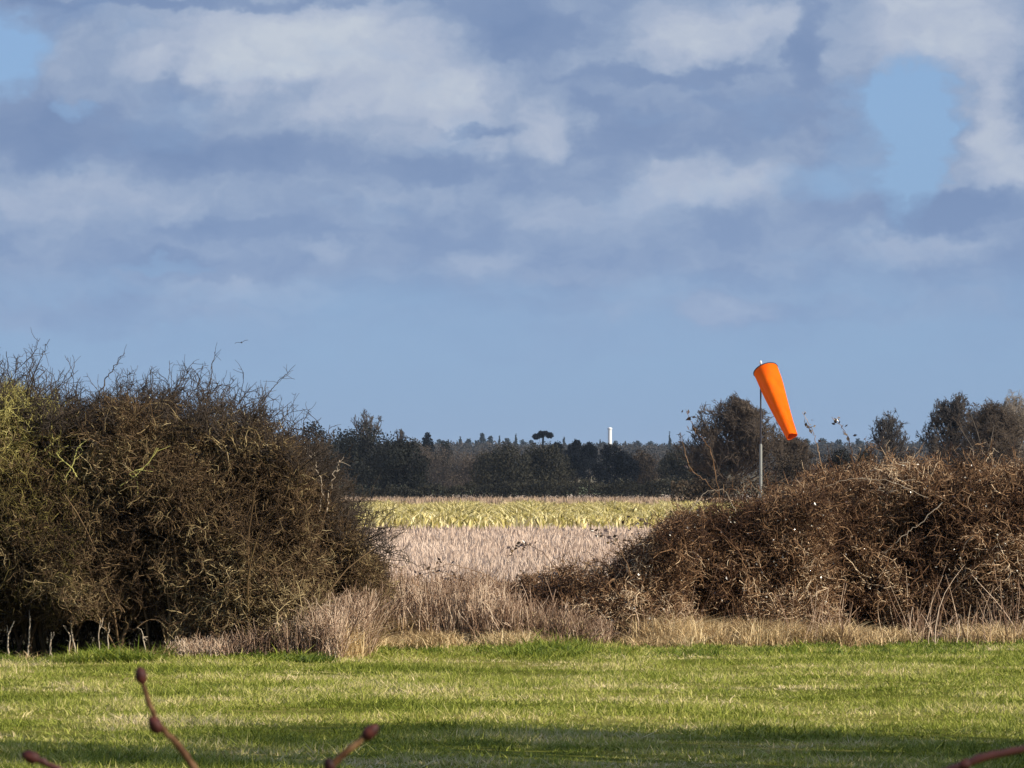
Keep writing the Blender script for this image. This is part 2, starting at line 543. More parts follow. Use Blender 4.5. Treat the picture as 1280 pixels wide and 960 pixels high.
# dead tufts
def tufts(areas, hmul=1.0):
    bb, hs = [], []
    for (pa, pb, ya, yb, ntuft, per, hh) in areas:
        c = gpts(ntuft * 2, pa, pb, ya, yb)
        c = c[clump(c * np.array([1.5, 1, 1])) > -.12][:ntuft]; ntuft = len(c)
        p = np.repeat(c, per, 0) + rng.normal(size=(ntuft * per, 3)) * np.array([.075, .075, 0])
        th = np.repeat(rng.uniform(.5, 1.25, ntuft), per) * hh * rng.uniform(.45, 1.1, ntuft * per)
        bb.append(p); hs.append(th * hmul)
    return np.concatenate(bb), np.concatenate(hs)


b, hh = tufts([(850, 1060, 65.2, 66.8, 240, 45, .34), (1040, 1340, 65.6, 67.2, 170, 40, .26), (820, 1010, 64.6, 66.0, 120, 50, .36),
               (640, 860, 63.4, 64.8, 130, 40, .20), (700, 860, 64.2, 65.2, 40, 40, .42), (420, 660, 62.6, 64.5, 200, 40, .24), (420, 660, 64, 65.4, 60, 40, .5),
               (210, 440, 59.6, 60.6, 200, 42, .20), (290, 455, 59.8, 61.0, 150, 34, .50), (405, 455, 60.5, 61.6, 34, 24, .62), (0, 220, 58.9, 59.5, 12, 20, .18)])
strip(*blades(b, hh, rng.uniform(.006, .017, len(b)), 0.6, 3, 0.6), 'dead_grass', M['straw'], 'pale dead grass tufts along the foot of the hedges', 'grass')

# stubble field
B = gpts(80000, 360, 1010, 74, 258, 0.3)
hs = rng.uniform(.10, .34, len(B)) * (0.6 + 0.6 * (rng.random(len(B)) < .4))
strip(*blades(B, hs * .8, .012 + B[:, 1] * .00022, 0.5), 'stubble', M['stubble'], 'pinkish beige stubble stalks covering the field beyond the hedge gap', 'stubble')
# green-yellow crop strip
B = gpts(90000, 380, 1030, 252, 370, 0.7)
dens = rng.random(len(B)) < 0.55 + 0.45 * np.sin(B[:, 0] * 1.9 + np.sin(B[:, 1]))
B = B[dens]
B = np.concatenate([B, gpts(5200, 380, 1030, 226, 254, -.45)])
hc = rng.uniform(.35, 1.0, len(B)) * (0.95 + 0.12 * np.sin(B[:, 0] * 1.3)) * (.85 + .3 * (B[:, 1] > 262)) 
strip(*blades(B, hc, rng.uniform(.07, .17, len(B)), 0.5, 3, 0.7), 'crop_strip', M['crop'], 'yellow-green standing crop strip across the field', 'crop')
B = gpts(12000, 380, 1030, 370, 450, 0.3)
strip(*blades(B, rng.uniform(.7, 1.15, len(B)), rng.uniform(.10, .2, len(B)), 0.12, 2), 'dry_crop', M['cropdry'],
      'pinkish dry crop tops behind the green strip', 'crop')


# ---------------------------------------------------------------- hedge shrubs
def prof(pts):
    a = np.array(pts, float)
    return lambda px: np.interp(px, a[:, 0], a[:, 1])


def shrub(name, label, cat, Y0, px0, px1, toppts, basez, depth, n1, mat, tw=0.0045, len1=0.55, up=0.05, curl=0.28,
          leafn=0, leafmat=None, dryn=0, glintn=0, stems=60, group=None, shoots=0, shootlen=0.5, void=0.62, extra=None, per=(4, 3), slope=0.0,
          stem_mat=None, shoot_mat=None):
    top = prof(toppts)
    mid = at((px0 + px1) / 2, 700, Y0)
    root = thing(name, label, cat, (mid[0], Y0 + depth * .4, 0), group)
    # seeds inside the outline
    k = int(n1 * 3)
    px = rng.uniform(px0, px1, k)
    dy = rng.random(k) ** 1.25 * depth
    yy = Y0 + (px - px0) * slope + dy
    x = (px - 640) / F * Y0
    pxz = CAMZ + (605 - top(px)) / F * Y0
    lump = 0.10 * np.sin(x * 4.1) + 0.07 * np.sin(x * 9.7 + 1)
    ztop = (pxz - 0.10 + lump) * (1 - 0.22 * np.abs(dy / depth - 0.35) ** 1.5)
    bz = basez(px) if callable(basez) else basez
    u = rng.random(k)
    z = bz + (ztop - bz) * u ** 0.85
    # front face leans back towards the top and bulges
    yy = yy + (z / np.maximum(ztop, .1)) ** 2 * 0.45 + 0.16 * np.sin(x * 3.3 + z * 2.6) + 0.1 * np.sin(z * 6 + x * 5)
    P0 = np.stack([x, yy, z], -1)
    keep = (rng.random(k) < 1 - void * (clump(P0 * 1.2) < -0.1)) & (z < ztop) & (z > 0.05)
    P0 = P0[keep][:n1]
    n = len(P0)
    d = norm(rng.normal(size=(n, 3)) + np.array([0, -0.25, 0.55]))
    L1 = rng.uniform(.5, 1.1, n) * len1
    A = grow(P0, d, L1, 7, curl, up)
    # nothing pokes far above the outline
    lim = (CAMZ + (605 - top(640 + A[:, :, 0] * F / Y0)) / F * Y0)
    over = np.maximum(A[:, :, 2] - lim - 0.05, 0)
    A[:, :, 2] -= over * 0.8
    A[:, :, 2] = np.maximum(A[:, :, 2], 0.03)
    s, dd, tt = branch(A, per[0], 0.9)
    Bp = grow(s, dd + np.array([0, 0, .12]), rng.uniform(.35, 1, len(s)) * len1 * .52, 5, curl * 1.15, up)
    s2, dd2, _ = branch(Bp, per[1], 1.0)
    Cp = grow(s2, dd2, rng.uniform(.3, 1, len(s2)) * len1 * .24, 4, curl * 1.1, 0)
    for Q in (A, Bp, Cp):
        qx = 640 + Q[:, :, 0] * F / Y0
        fl = (basez(qx.ravel()).reshape(qx.shape) if callable(basez) else basez) - .06 + .1 * np.sin(Q[:, :, 0] * 9)
        low = np.maximum(fl - Q[:, :, 2], 0)
        Q[:, :, 2] += low * 1.0
    pr = [tubes(A, taper(len(A), 7, tw * rng.uniform(1.0, 2.1, len(A)), tw * .8)),
          tubes(Bp, taper(len(Bp), 5, tw * 1.05, tw * .6)),
          tubes(Cp, taper(len(Cp), 4, tw * .75, tw * .45))]
    V, f = join(pr)
    mk('twigs', V, f, mat, root)
    # stems from the ground
    sx = rng.uniform(px0 + 5, px1 - 5, stems)
    x = (sx - 640) / F * Y0
    y = Y0 + (sx - px0) * slope + rng.uniform(.1, depth * .8, stems)
    st = np.stack([x, y, np.full(stems, -.03)], -1)
    hh = (CAMZ + (605 - top(sx)) / F * Y0) * rng.uniform(.5, .9, stems)
    Sp = grow(st, np.array([0, 0, 1]) + rng.normal(size=(stems, 3)) * .22, np.maximum(hh, .3), 9, .13, .15)
    rs = rng.uniform(.012, .028, stems)
    for i in range(stems):
        V, f = tubes(Sp[i:i + 1], taper(1, 9, rs[i], .006), 5)
        mk('stem', V, f, stem_mat or mat, root)
    if shoots:
        sx = rng.uniform(px0 + 8, px1 - 8, shoots)
        x = (sx - 640) / F * Y0
        zt = CAMZ + (605 - top(sx)) / F * Y0
        st = np.stack([x, Y0 + (sx - px0) * slope + rng.uniform(.4, depth, shoots), zt - 0.35], -1)
        ln = np.minimum(shootlen * rng.gamma(5, .2, shoots) * .8 + .3, shootlen * 1.3 + .28)
        st[:, 2] += .1
        G = grow(st, np.array([0.1, 0, .7]) + rng.normal(size=(shoots, 3)) * .5, ln, 8, .22, .04)
        s3, d3, _ = branch(G, 8, .8, .05, .95)
        H = grow(s3, d3 + np.array([0, 0, .25]), rng.uniform(.15, .75, len(s3)) * shootlen, 6, .32, .03)
        s4, d4, _ = branch(H, 3, .8, .15, .95)
        I = grow(s4, d4 + np.array([0, 0, .2]), rng.uniform(.03, .14, len(s4)), 3, .2, .05)
        V, f = join([tubes(G, taper(shoots, 8, tw * 1.9, tw * .6)), tubes(H, taper(len(H), 6, tw * .95, tw * .5)),
                     tubes(I, taper(len(I), 3, tw * .6, tw * .4))])
        mk('shoots', V, f, shoot_mat or M['dark_shoot'], root)
    ends = np.concatenate([Cp[:, -1], Bp[:, -1]] + ([I[:, -1], I[:, -1], H[:, -1]] if shoots and leafn else []))
    if leafn:
        c = ends[rng.integers(0, len(ends), leafn)]
        V, f = leaves(c, rng.uniform(.02, .05, leafn), .5)
        mk('leaves', V, f, leafmat, root, False)
    if dryn:
        c = ends[rng.integers(0, len(ends), dryn)]
        V, f = leaves(c, rng.uniform(.012, .035, dryn), .4)
        mk('dry_leaves', V, f, M['drleaf'], root, False)
    if glintn:
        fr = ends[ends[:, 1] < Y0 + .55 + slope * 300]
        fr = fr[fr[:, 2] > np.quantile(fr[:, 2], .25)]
        c = fr[rng.integers(0, len(fr), glintn)]
        H_ = norm(np.array([[.40, -.76, .26]]) + rng.normal(size=(glintn, 3)) * .22)  # glint quads face halfway between the sun and the viewer
        a_ = norm(np.cross(H_, norm(rng.normal(size=(glintn, 3))))); b_ = np.cross(H_, a_)
        s_ = rng.uniform(.014, .036, (glintn, 1))
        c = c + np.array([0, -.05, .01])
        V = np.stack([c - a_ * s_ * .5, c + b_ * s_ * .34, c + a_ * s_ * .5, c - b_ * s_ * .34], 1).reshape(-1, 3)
        f = [np.arange(4 * glintn).reshape(-1, 4)]
        mk('glint_leaves', V, f, M['glint'], root, False)
    return root


def cane(parent, name, pts, Y, r0, r1, mat, leafs=0, leafsize=.04, side=0, lm=None, wob=1.3):
    """a long shoot through photograph positions at depth Y, smoothed, with leaves (sub-part) towards its tip"""
    P = np.array([at(a, b, Y) for a, b in pts])
    tt = np.linspace(0, len(P) - 1, 26)
    Q = np.stack([np.interp(tt, np.arange(len(P)), P[:, k]) for k in range(3)], -1)
    for _ in range(3):
        Q[1:-1] = (Q[:-2] + Q[1:-1] * 2 + Q[2:]) / 4
    Q[1:-1] += rng.normal(size=(24, 3)) * r0 * wob
    V, f = tubes(Q[None], taper(1, 26, r0, r1), 5)
    parts = [(V, f)]
    if side:
        s, d, _ = branch(Q[None], side, .8, .4, 1)
        G = grow(s, d, rng.uniform(.05, .2, side), 4, .2, 0)
        parts.append(tubes(G, taper(side, 4, r1, r1 * .6)))
        V, f = join(parts)
    o = mk(name, V, f, mat, parent)
    if leafs:
        c = Q[rng.integers(13, 26, leafs)] + rng.normal(size=(leafs, 3)) * .035
        V, f = leaves(c, rng.uniform(.6, 1.2, leafs) * leafsize, .4)
        lo = mk('foliage', V + 0, f, lm or M['brleaf'], None, False)
        lo.data.transform(__import__('mathutils').Matrix.Translation(-parent.location))
        lo.parent = o
    return o


# far-left lichened bush
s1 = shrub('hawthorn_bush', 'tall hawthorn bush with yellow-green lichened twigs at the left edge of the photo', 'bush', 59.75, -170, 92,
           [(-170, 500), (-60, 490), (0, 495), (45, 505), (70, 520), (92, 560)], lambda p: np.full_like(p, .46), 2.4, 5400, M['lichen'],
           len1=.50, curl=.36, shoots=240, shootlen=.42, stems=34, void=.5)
s2 = shrub('blackthorn_bush', 'broad dark brown leafless blackthorn bush with open black gaps under its left half', 'bush', 59.8, 5, 385,
           [(5, 545), (40, 530), (85, 522), (130, 515), (200, 510), (262, 516), (300, 532), (338, 552), (360, 575), (385, 620)],
           lambda p: np.where(p < 205, .42, .10), 2.5, 9600, M['thorn'],
           len1=.50, curl=.36, shoots=480, shootlen=.42, stems=60, void=.5)
s3 = shrub('thorn_bush', 'lower twiggy brown thorn bush closing the left hedge beside the gap', 'bush', 60.9, 320, 455,
           [(320, 555), (350, 580), (385, 606), (408, 632), (425, 650), (440, 676), (455, 712)], lambda p: np.interp(p, [320, 455], [.15, .62]), 2.2, 5200, M['thorn'],
           len1=.42, curl=.36, shoots=300, shootlen=.44, dryn=1100, stems=30, void=.5)
# low opaque thicket right behind the open bottom of the left hedge
s4 = shrub('undergrowth', 'dark tangled undergrowth in the shade behind the left hedge', 'undergrowth', 62.6, -180, 420,
           [(-180, 640), (420, 660)], .02, 1.3, 5200, M['thorn'], len1=.6, stems=20, void=0)

for pts, r in [([(20, 560), (32, 500), (45, 462), (62, 424)], .010), ([(34, 500), (36, 470), (42, 440), (50, 423)], .007),
               ([(115, 520), (130, 478), (142, 458), (156, 441)], .009), ([(255, 540), (258, 500), (264, 470), (268, 440)], .006),
               ([(318, 520), (330, 500), (345, 480), (360, 466)], .007), ([(205, 520), (218, 490), (230, 470), (242, 452)], .006)]:
    cane(s1 if pts[0][0] < 100 else s2, 'branch', pts, 60.6, r, .003, M['dark_shoot'], side=12)
cane(s3, 'branch', [(380, 600), (384, 560), (378, 530), (386, 512)], 61, .007, .003, M['dark_shoot'], side=10)
cane(s3, 'branch', [(408, 640), (412, 610), (420, 590), (424, 575)], 61, .009, .004, M['pale'], side=3)
cane(s3, 'branch', [(398, 640), (404, 610), (396, 585), (380, 560)], 61, .008, .004, M['pale'], side=4)
cane(s3, 'branch', [(345, 560), (368, 535), (395, 540), (402, 575)], 61, .009, .004, M['dark_shoot'], side=12)
for pts in ([(80, 600), (92, 580), (96, 560), (106, 552)], [(96, 596), (90, 585), (74, 572), (70, 566)], [(172, 620), (172, 600), (160, 592), (178, 585)], [(150, 608), (168, 596), (186, 578), (198, 560)]):
    cane(s2, 'branch', pts, 59.9, .008, .005, M['lichbranch'], side=4, wob=.3)
# pale thin trunks in front of the black gaps
for x, top in [(34, 770), (84, 782), (121, 775), (136, 786), (66, 790), (180, 800), (93, 772), (12, 776)]:
    cane(s1 if x < 70 else s2, 'stem', [(x + 2, 834), (x + random.uniform(-4, 4), 812), (x + random.uniform(-4, 5), 795), (x + random.uniform(-5, 6), top)], 59.75,
         random.uniform(.009, .014), .006, M['pale'], side=2, wob=.15)

# bramble thickets, right
s5 = shrub('bramble_bush', 'big reddish brown bramble thicket rising to the right edge of the photo', 'bramble bush', 67.8, 985, 1400,
           [(985, 645), (1005, 616), (1040, 597), (1080, 591), (1120, 597), (1170, 584), (1230, 590), (1280, 595), (1400, 590)], .05, 2.6, 8200, M['bramble'],
           tw=.0050, len1=.6, up=-.06, curl=.34, leafn=5200, leafmat=M['brleaf'], dryn=5200, glintn=210, shoots=130, shootlen=.34, stems=60, shoot_mat=M['bramble'])
s6 = shrub('bramble_bush', 'middle dark bramble mound directly below the orange windsock pole', 'bramble bush', 66.3, 810, 1030,
           [(810, 705), (830, 676), (850, 656), (880, 645), (930, 638), (975, 632), (1005, 622), (1030, 620)], .05, 2.2, 5200, M['bramble'],
           tw=.0048, len1=.52, up=-.06, curl=.34, leafn=4200, leafmat=M['brleaf'], dryn=2600, glintn=120, shoots=80, shootlen=.30, stems=40, shoot_mat=M['bramble'])
s7 = shrub('bramble_bush', 'low dark leafy bramble mound sloping down into the hedge gap', 'bramble bush', 65.2, 535, 860,
           [(535, 786), (560, 776), (590, 764), (625, 750), (660, 734), (700, 720), (745, 708), (780, 700), (815, 680), (860, 652)], .05, 1.8, 4200, M['bramble'],
           tw=.0048, len1=.42, up=-.08, curl=.36, leafn=4600, leafmat=M['brleaf'], dryn=1200, glintn=60, shoots=50, shootlen=.18, stems=30, shoot_mat=M['bramble'])

cane(s6, 'cane', [(903, 640), (888, 560), (868, 538), (858, 515)], 66.6, .006, .003, M['bramble'], 16, .07)
cane(s6, 'cane', [(900, 620), (880, 600), (862, 585), (850, 540)], 66.8, .005, .003, M['bramble'], 14, .06)
cane(s5, 'cane', [(1030, 600), (1022, 560), (1015, 535), (1003, 515)], 68.0, .006, .003, M['bramble'], 12, .07)
cane(s5, 'cane', [(1070, 600), (1064, 560), (1058, 540), (1040, 522)], 68.1, .006, .003, M['bramble'], 16, .07)
cane(s5, 'cane', [(1178, 628), (1150, 655), (1125, 672), (1098, 700)], 67.6, .007, .003, M['pale'], side=5)
cane(s5, 'cane', [(1000, 620), (1060, 598), (1110, 600), (1160, 622)], 67.7, .004, .003, M['pale'], side=4)
cane(s6, 'cane', [(862, 640), (880, 616), (905, 611), (920, 640)], 66.2, .005, .003, M['pale'], side=3)
cane(s6, 'cane', [(895, 660), (925, 690), (940, 730), (935, 760)], 66.2, .007, .004, M['bramble'])
cane(s7, 'cane', [(560, 760), (510, 724), (545, 713), (575, 722)], 64.6, .006, .003, M['bramble'], 22, .05)
cane(s7, 'cane', [(640, 740), (600, 715), (565, 705), (520, 715)], 64.8, .005, .003, M['bramble'], 20, .05)
cane(s7, 'cane', [(700, 720), (680, 690), (655, 678), (640, 690)], 65, .005, .003, M['bramble'], 34, .06)
cane(s7, 'cane', [(790, 720), (775, 685), (760, 672), (738, 664)], 65, .005, .003, M['bramble'], 26, .06)
cane(s7, 'cane', [(840, 690), (822, 660), (800, 650), (780, 660)], 65.2, .005, .003, M['bramble'], 26, .06)

# tall dead weeds filling the gap
k = 4400
b = gpts(k, 415, 640, 64.2, 67.0)
G = grow(b, np.array([0, 0, 1]) + rng.normal(size=(k, 3)) * .14, rng.uniform(.40, 1.0, k) * np.interp(640 + b[:, 0] * F / b[:, 1], [415, 460, 520, 600, 640], [.9, 1.0, .86, .9, .75]), 6, .06, .02)
ka = 1500
ba = np.concatenate([gpts(ka, 385, 462, 60.1, 61.4), gpts(900, 215, 430, 59.3, 60.1), gpts(700, 590, 760, 63.9, 65.0)])
pxa = 640 + ba[:, 0] * F / ba[:, 1]
ha = np.where(pxa < 500, np.interp(pxa, [215, 300, 360, 420, 462], [.12, .26, .45, .68, .80]), np.interp(pxa, [590, 760], [.75, .30])) * rng.uniform(.35, 1.05, len(ba))
G = np.concatenate([G, grow(ba, np.array([0, 0, 1]) + rng.normal(size=(len(ba), 3)) * .17, ha, 6, .07, .02)]); k = len(G)
s, d, _ = branch(G, 3, .45, .3, 1)
H = grow(s, d + np.array([0, 0, .5]), rng.uniform(.06, .22, len(s)), 4, .2, 0)
k2 = 1500
b = gpts(k2, 600, 1340, 64.6, 68.0)
b[:, 1] += (640 + b[:, 0] * F / 66 > 850) * .6
b = b[clump(b * 1.7) > -.05]; k2 = len(b)
G2 = grow(b, np.array([0, 0, 1]) + rng.normal(size=(k2, 3)) * .2, rng.gamma(4, .11, k2), 6, .09, .02)
V, f = join([tubes(G, taper(k, 6, .0065, .003)), tubes(H, taper(len(H), 4, .0035, .0025)), tubes(G2, taper(k2, 6, .006, .003))])
props(mk('dead_weeds', V, f, M['weed']), 'tall brown dead weed stalks filling the gap between hedge and brambles', 'weeds', kind='stuff')


# ---------------------------------------------------------------- trees
def cloudpts(lobes, n):
    """points through ellipsoid lobes (cx,cy,cz,rx,ry,rz), denser to the skin"""
    L = np.array(lobes, float)
    w = L[:, 3] * L[:, 5]
    pick = rng.choice(len(L), n, p=w / w.sum())
    d = norm(rng.normal(size=(n, 3)))
    r = rng.random(n) ** .38
    r *= 1 + .13 * np.sin(d[:, 0] * 7 + pick) * np.sin(d[:, 2] * 6 + pick * 2)
    return L[pick, :3] + d * r[:, None] * L[pick, 3:]


def dense_tree(name, label, cat, cx, top, wpx, Y, mat, lobes=9, n=5000, leaf=.35, tall=None, group=None, shape='round', base=None):
    g = at(cx, 600, Y)
    gz = float(ground_z(g[0], Y))
    zt = at(cx, top, Y)[2]
    H = zt - gz
    R = wpx / F * Y / 2 * (1.14 if shape == 'round' else 1)
    root = thing(name, label, cat, (g[0], Y, gz), group)
    n = int(n * 1.5); leaf *= .72
    zb = gz + H * (base if base is not None else .04)
    ls = []
    for i in range(lobes):
        if shape == 'cone':
            s = (i + .5) / lobes
            ls.append((g[0] + rng.normal() * R * .08, Y, zb + (zt - zb) * s, R * (1.02 - s), R * (1.02 - s), (zt - zb) / lobes * .9))
        elif shape == 'flat':
            a = rng.uniform(-1, 1)
            ls.append((g[0] + a * R * .7, Y + rng.normal() * R * .3, zt - (zt - zb) * (.17 + .10 * abs(a) + .10 * rng.random()), R * .36, R * .36, (zt - zb) * .15))
        else:
            a = rng.uniform(-1, 1); s = rng.random()
            hm = math.sqrt(max(1 - (a * .85) ** 2, .1))
            rr = R * rng.uniform(.32, .48)
            ls.append((g[0] + a * (R - rr * .8), Y + rng.normal() * R * .35, zb + rr * .5 + s * (zt - zb - rr * 1.4) * hm, rr, rr, rr * rng.uniform(.8, 1.1)))
    if shape == 'round':
        ls.append((g[0] + rng.normal() * R * .15, Y, zt - R * .42, R * .42, R * .42, R * .42))
        ls.append((g[0], Y, zb + (zt - zb) * .45, R * .86, R * .6, (zt - zb) * .46))
    P = cloudpts(ls, n)
    P[:, 2] = np.maximum(P[:, 2], gz + .1)
    V, f = leaves(P, rng.uniform(.6, 1.4, n) * leaf, .3)
    mk('crown', V, f, mat, root, False)
    tr = grow(np.array([[g[0], Y, gz - .2]]), np.array([[.02, 0, 1]]), [H * (.92 if shape == 'flat' else .8)], 7, .03, .1)
    V, f = tubes(tr, taper(1, 7, max(H * .03, .12), .22 if shape == 'flat' else .05), 7)
    br_s, br_d, _ = branch(tr, 8, .9, .3, .95)
    br = grow(br_s, br_d + np.array([0, 0, .3]), rng.uniform(.4, .8, 8) * R, 4, .1, .1)
    V, f = join([(V, f), tubes(br, taper(8, 4, max(H * .01, .05), .03), 4)])
    mk('trunk', V, f, mat if shape == 'flat' else M['bark'], root)
    return root


def bare_tree(name, label, cx, top, wpx, Y, mat, trunk_h=.25, limbs=9, sub=(7, 6, 5), tw=.022, stems=1, group=None, world=None, flat=False, H=None, R=None, bark=None, ivy=0):
    if world is None:
        g = at(cx, 600, Y)
        gz = float(ground_z(g[0], Y))
        H = at(cx, top, Y)[2] - gz
        R = wpx / F * Y / 2
        gx = g[0]
    else:
        gx, Y = world
        gz = float(ground_z(gx, Y))
    root = thing(name, label, 'tree', (gx, Y, gz), group)
    st = np.array([[gx + (i - (stems - 1) / 2) * R * .35, Y, gz - .15] for i in range(stems)])
    T = grow(st, np.array([0, 0, 1]) + rng.normal(size=(stems, 3)) * .05, np.full(stems, H * .78), 10, .035, .08)
    s, d, tt = branch(T, limbs, .0, trunk_h, .98)
    m_ = len(s)
    # limbs curve out from the trunk to end points spread over a dome
    az = rng.uniform(0, 2 * np.pi, m_)
    ph = (tt - trunk_h) / (1 - trunk_h)
    ph = np.clip(ph + rng.normal(size=m_) * .12, 0, 1) * (math.pi / 2)
    rr = R * rng.uniform(.80, 1.02, m_)
    z0 = H * (.46 if not flat else .80)
    E = np.stack([s[:, 0] + np.cos(az) * np.cos(ph) * rr, s[:, 1] + np.sin(az) * np.cos(ph) * rr,
                  gz + z0 + (H - z0) * .86 * np.sin(ph) * rng.uniform(.85, 1, m_)], -1)
    Mid = s * .5 + E * .5 + np.array([0, 0, -1]) * (np.linalg.norm(E - s, axis=1) * .10)[:, None]
    u = np.linspace(0, 1, 8)[None, :, None]
    A = s[:, None] * (1 - u) ** 2 + 2 * u * (1 - u) * Mid[:, None] + E[:, None] * u ** 2
    A = A + np.cumsum(rng.normal(size=A.shape) * R * .018, axis=1) * (u > 0)
    lev = [A]
    r = [H * .014]
    ln = R * (.46 if not flat else .5)
    P = np.concatenate([A, grow(T[:, -2], T[:, -1] - T[:, -2], np.full(stems, H * .2), 8, .1, .05)])
    parts = [tubes(T, taper(stems, 10, H * .028, H * .008), 7), tubes(P, taper(len(P), 8, H * .012, H * .004), 4)]
    tws = []
    rad = H * .005
    for j, nn in enumerate(sub):
        s, d, _ = branch(P, nn, .55, .25, 1)
        P = grow(s, d + np.array([0, 0, .22]), rng.uniform(.5, 1.1, len(s)) * ln, 5 if j < 2 else 4, .14, .03)
        ln *= .55
        rad = max(rad * .5, tw)
        tws.append(tubes(P, taper(len(P), P.shape[1], rad, tw * .6), 3))
    V, f = join(parts); mk('trunk', V, f, bark or mat, root)
    V, f = join(tws)
    # rounded outline: twigs that overshoot are drawn back towards the dome
    zc = gz + (H * .46 if not flat else H * .80)
    w_ = (V[:, 2] - zc) / (gz + H - zc) * (V[:, 2] > zc)
    ang = np.arctan2(V[:, 1] - Y, V[:, 0] - gx)
    lobe = 1 + .07 * np.sin(ang * 3 + gx) + .06 * np.sin(V[:, 0] * 9 / R + gx) + .04 * np.sin(V[:, 0] * 21 / R)
    qq = np.sqrt(((V[:, 0] - gx) ** 2 + (V[:, 1] - Y) ** 2) / (R * 1.02) ** 2 + w_ ** 2) / lobe
    k_ = np.where(qq > 1, (1 + .35 * (qq - 1)) / np.maximum(qq, 1e-6), 1)
    V[:, 0] = gx + (V[:, 0] - gx) * k_
    V[:, 1] = Y + (V[:, 1] - Y) * k_
    V[:, 2] = np.where(V[:, 2] > zc, zc + (V[:, 2] - zc) * k_, V[:, 2])
    low = np.maximum(gz + H * .10 - V[:, 2], 0); V[:, 2] += low * .9
    mk('crown', V, f, mat, root)
    if ivy:
        c = np.concatenate([T.reshape(-1, 3), A.reshape(-1, 3)])
        c = c[rng.integers(0, len(c), ivy)] + rng.normal(size=(ivy, 3)) * R * .085
        V, f = leaves(c, rng.uniform(.15, .4, ivy), .3)
        mk('ivy', V, f, M['navy'], root, False)
    return root


# near: leafless trees standing on the lawn beyond the right edge; their shadow lies over the front of the lawn
for i, (x, y, h, r) in enumerate([(23.5, 33.4, 10, 3.2), (15.6, 23.6, 10.2, 3.2), (20.2, 28.6, 10.4, 3.2), (24.2, 28.2, 10.2, 3.2), (9.4, 26.4, 9.6, 3), (13.6, 31.4, 9.8, 3), (7.4, 32.6, 9.4, 3.0), (11.2, 33.8, 9.6, 3.2), (15.4, 33.2, 10.0, 3.2), (19.6, 34.0, 10.0, 3.2), (7.6, 28.0, 9.8, 3.0),
                                  (11.6, 29.0, 10.2, 3.2), (15.8, 28.4, 10.2, 3.2), (7.2, 23.4, 10.4, 3.0), (11.4, 24.6, 10.0, 3.0)]):
    bare_tree('garden_tree', 'leafless tree standing outside the photo to the right of the lawn', 0, 0, 0, y + 1.3, M['bareblue'], .06, 24, (5, 4, 2), .008,
              world=(x, y + 1.3), H=h, R=r, group='leafless trees beyond the right edge')

# middle distance, 350 to 1100 m
dense_tree('holly_tree', 'narrow black-green evergreen tree standing behind the end of the left hedge', 'tree', 395, 526, 66, 700, M['ever'], 9, 5200, .42)
dense_tree('oak_tree', 'broad dark tree mass with a peaked top left of the round-headed evergreen', 'tree', 452, 529, 104, 720, M['ever'], 14, 9000, .42)
dense_tree('yew_tree', 'round-headed dark evergreen standing right of the peaked dark tree', 'tree', 503, 545, 66, 700, M['ever'], 10, 5600, .42)
bare_tree('pine_tree', 'open flat-topped tree with bare forks rising above the dark evergreens at left', 460, 513, 48, 800, M['bareblue'], .62, 14, (6, 5), .05, flat=True)
bare_tree('ash_tree', 'small upright bare tree between the flat-topped tree and the small dark conifer', 499, 526, 26, 800, M['bareblue'], .45, 14, (6, 4), .045)
dense_tree('cypress_tree', 'small dark pointed conifer alone on the skyline left of the brown wood', 'tree', 535, 540, 17, 1150, M['navy'], 6, 1500, .5, base=.45)
dense_tree('sallow_tree', 'small dark domed tree top just right of the pointed conifer', 'tree', 556, 550, 24, 1120, M['ever'], 6, 1600, .5, base=.3)
for (cx, tp, w, lab) in [(520, 548, 52, 'grey-brown leafless tree with soft domed crown right of the round evergreen'),
                         (560, 556, 66, 'wide grey-brown leafless tree behind the green paddock strips'),
                         (600, 560, 60, 'grey-brown leafless tree half hidden by the big olive-dark tree')]:
    dense_tree('birch_tree', lab, 'tree', cx, tp, w, 1000, M['softbrush'], 12, 6500, .34)
dense_tree('lime_tree', 'big olive-dark tree standing at the left of the broad central clump', 'tree', 630, 551, 78, 760, M['olive'], 14, 9500, .40)
dense_tree('lime_tree', 'big olive-dark tree forming the right half of the broad central clump', 'tree', 680, 554, 72, 765, M['olive'], 14, 9000, .40)
dense_tree('umbrella_pine', 'umbrella-shaped pine with flat black crown sticking up above the skyline', 'tree', 679, 537, 27, 1250, M['navy'], 9, 1900, .45, shape='flat', base=.68)
dense_tree('scots_pine', 'round navy pine crown standing nearest left below the white tower', 'tree', 736, 552, 24, 900, M['navy'], 6, 3000, .4, base=.52)
dense_tree('scots_pine', 'larger navy pine crown second to the left of the white tower', 'tree', 718, 549, 26, 900, M['navy'], 6, 3200, .4, base=.45)
dense_tree('scots_pine', 'lowest navy pine with ragged leaning crown under the two round ones', 'tree', 722, 562, 40, 860, M['navy'], 8, 3800, .4, base=.35)
dense_tree('scots_pine', 'small slanting navy pine between umbrella pine and larger round pine', 'tree', 695, 551, 26, 980, M['navy'], 6, 2000, .4, base=.6)
dense_tree('yew_tree', 'near-black wedge-shaped evergreen below and right of the white tower', 'tree', 770, 554, 58, 800, M['navy'], 11, 6500, .40)
dense_tree('elm_tree', 'dull brown leafless tree immediately right of the black wedge-shaped evergreen', 'tree', 808, 560, 50, 820, M['brush'], 10, 5200, .38)
dense_tree('elm_tree', 'brownish tree below the lone conifer spire on the skyline', 'tree', 846, 558, 52, 800, M['olive'], 10, 5200, .38)
dense_tree('spruce_tree', 'lone pointed conifer spire on the skyline right of the white tower', 'tree', 837, 541, 8, 2600, M['farcon'], 9, 700, 1.0, shape='cone')
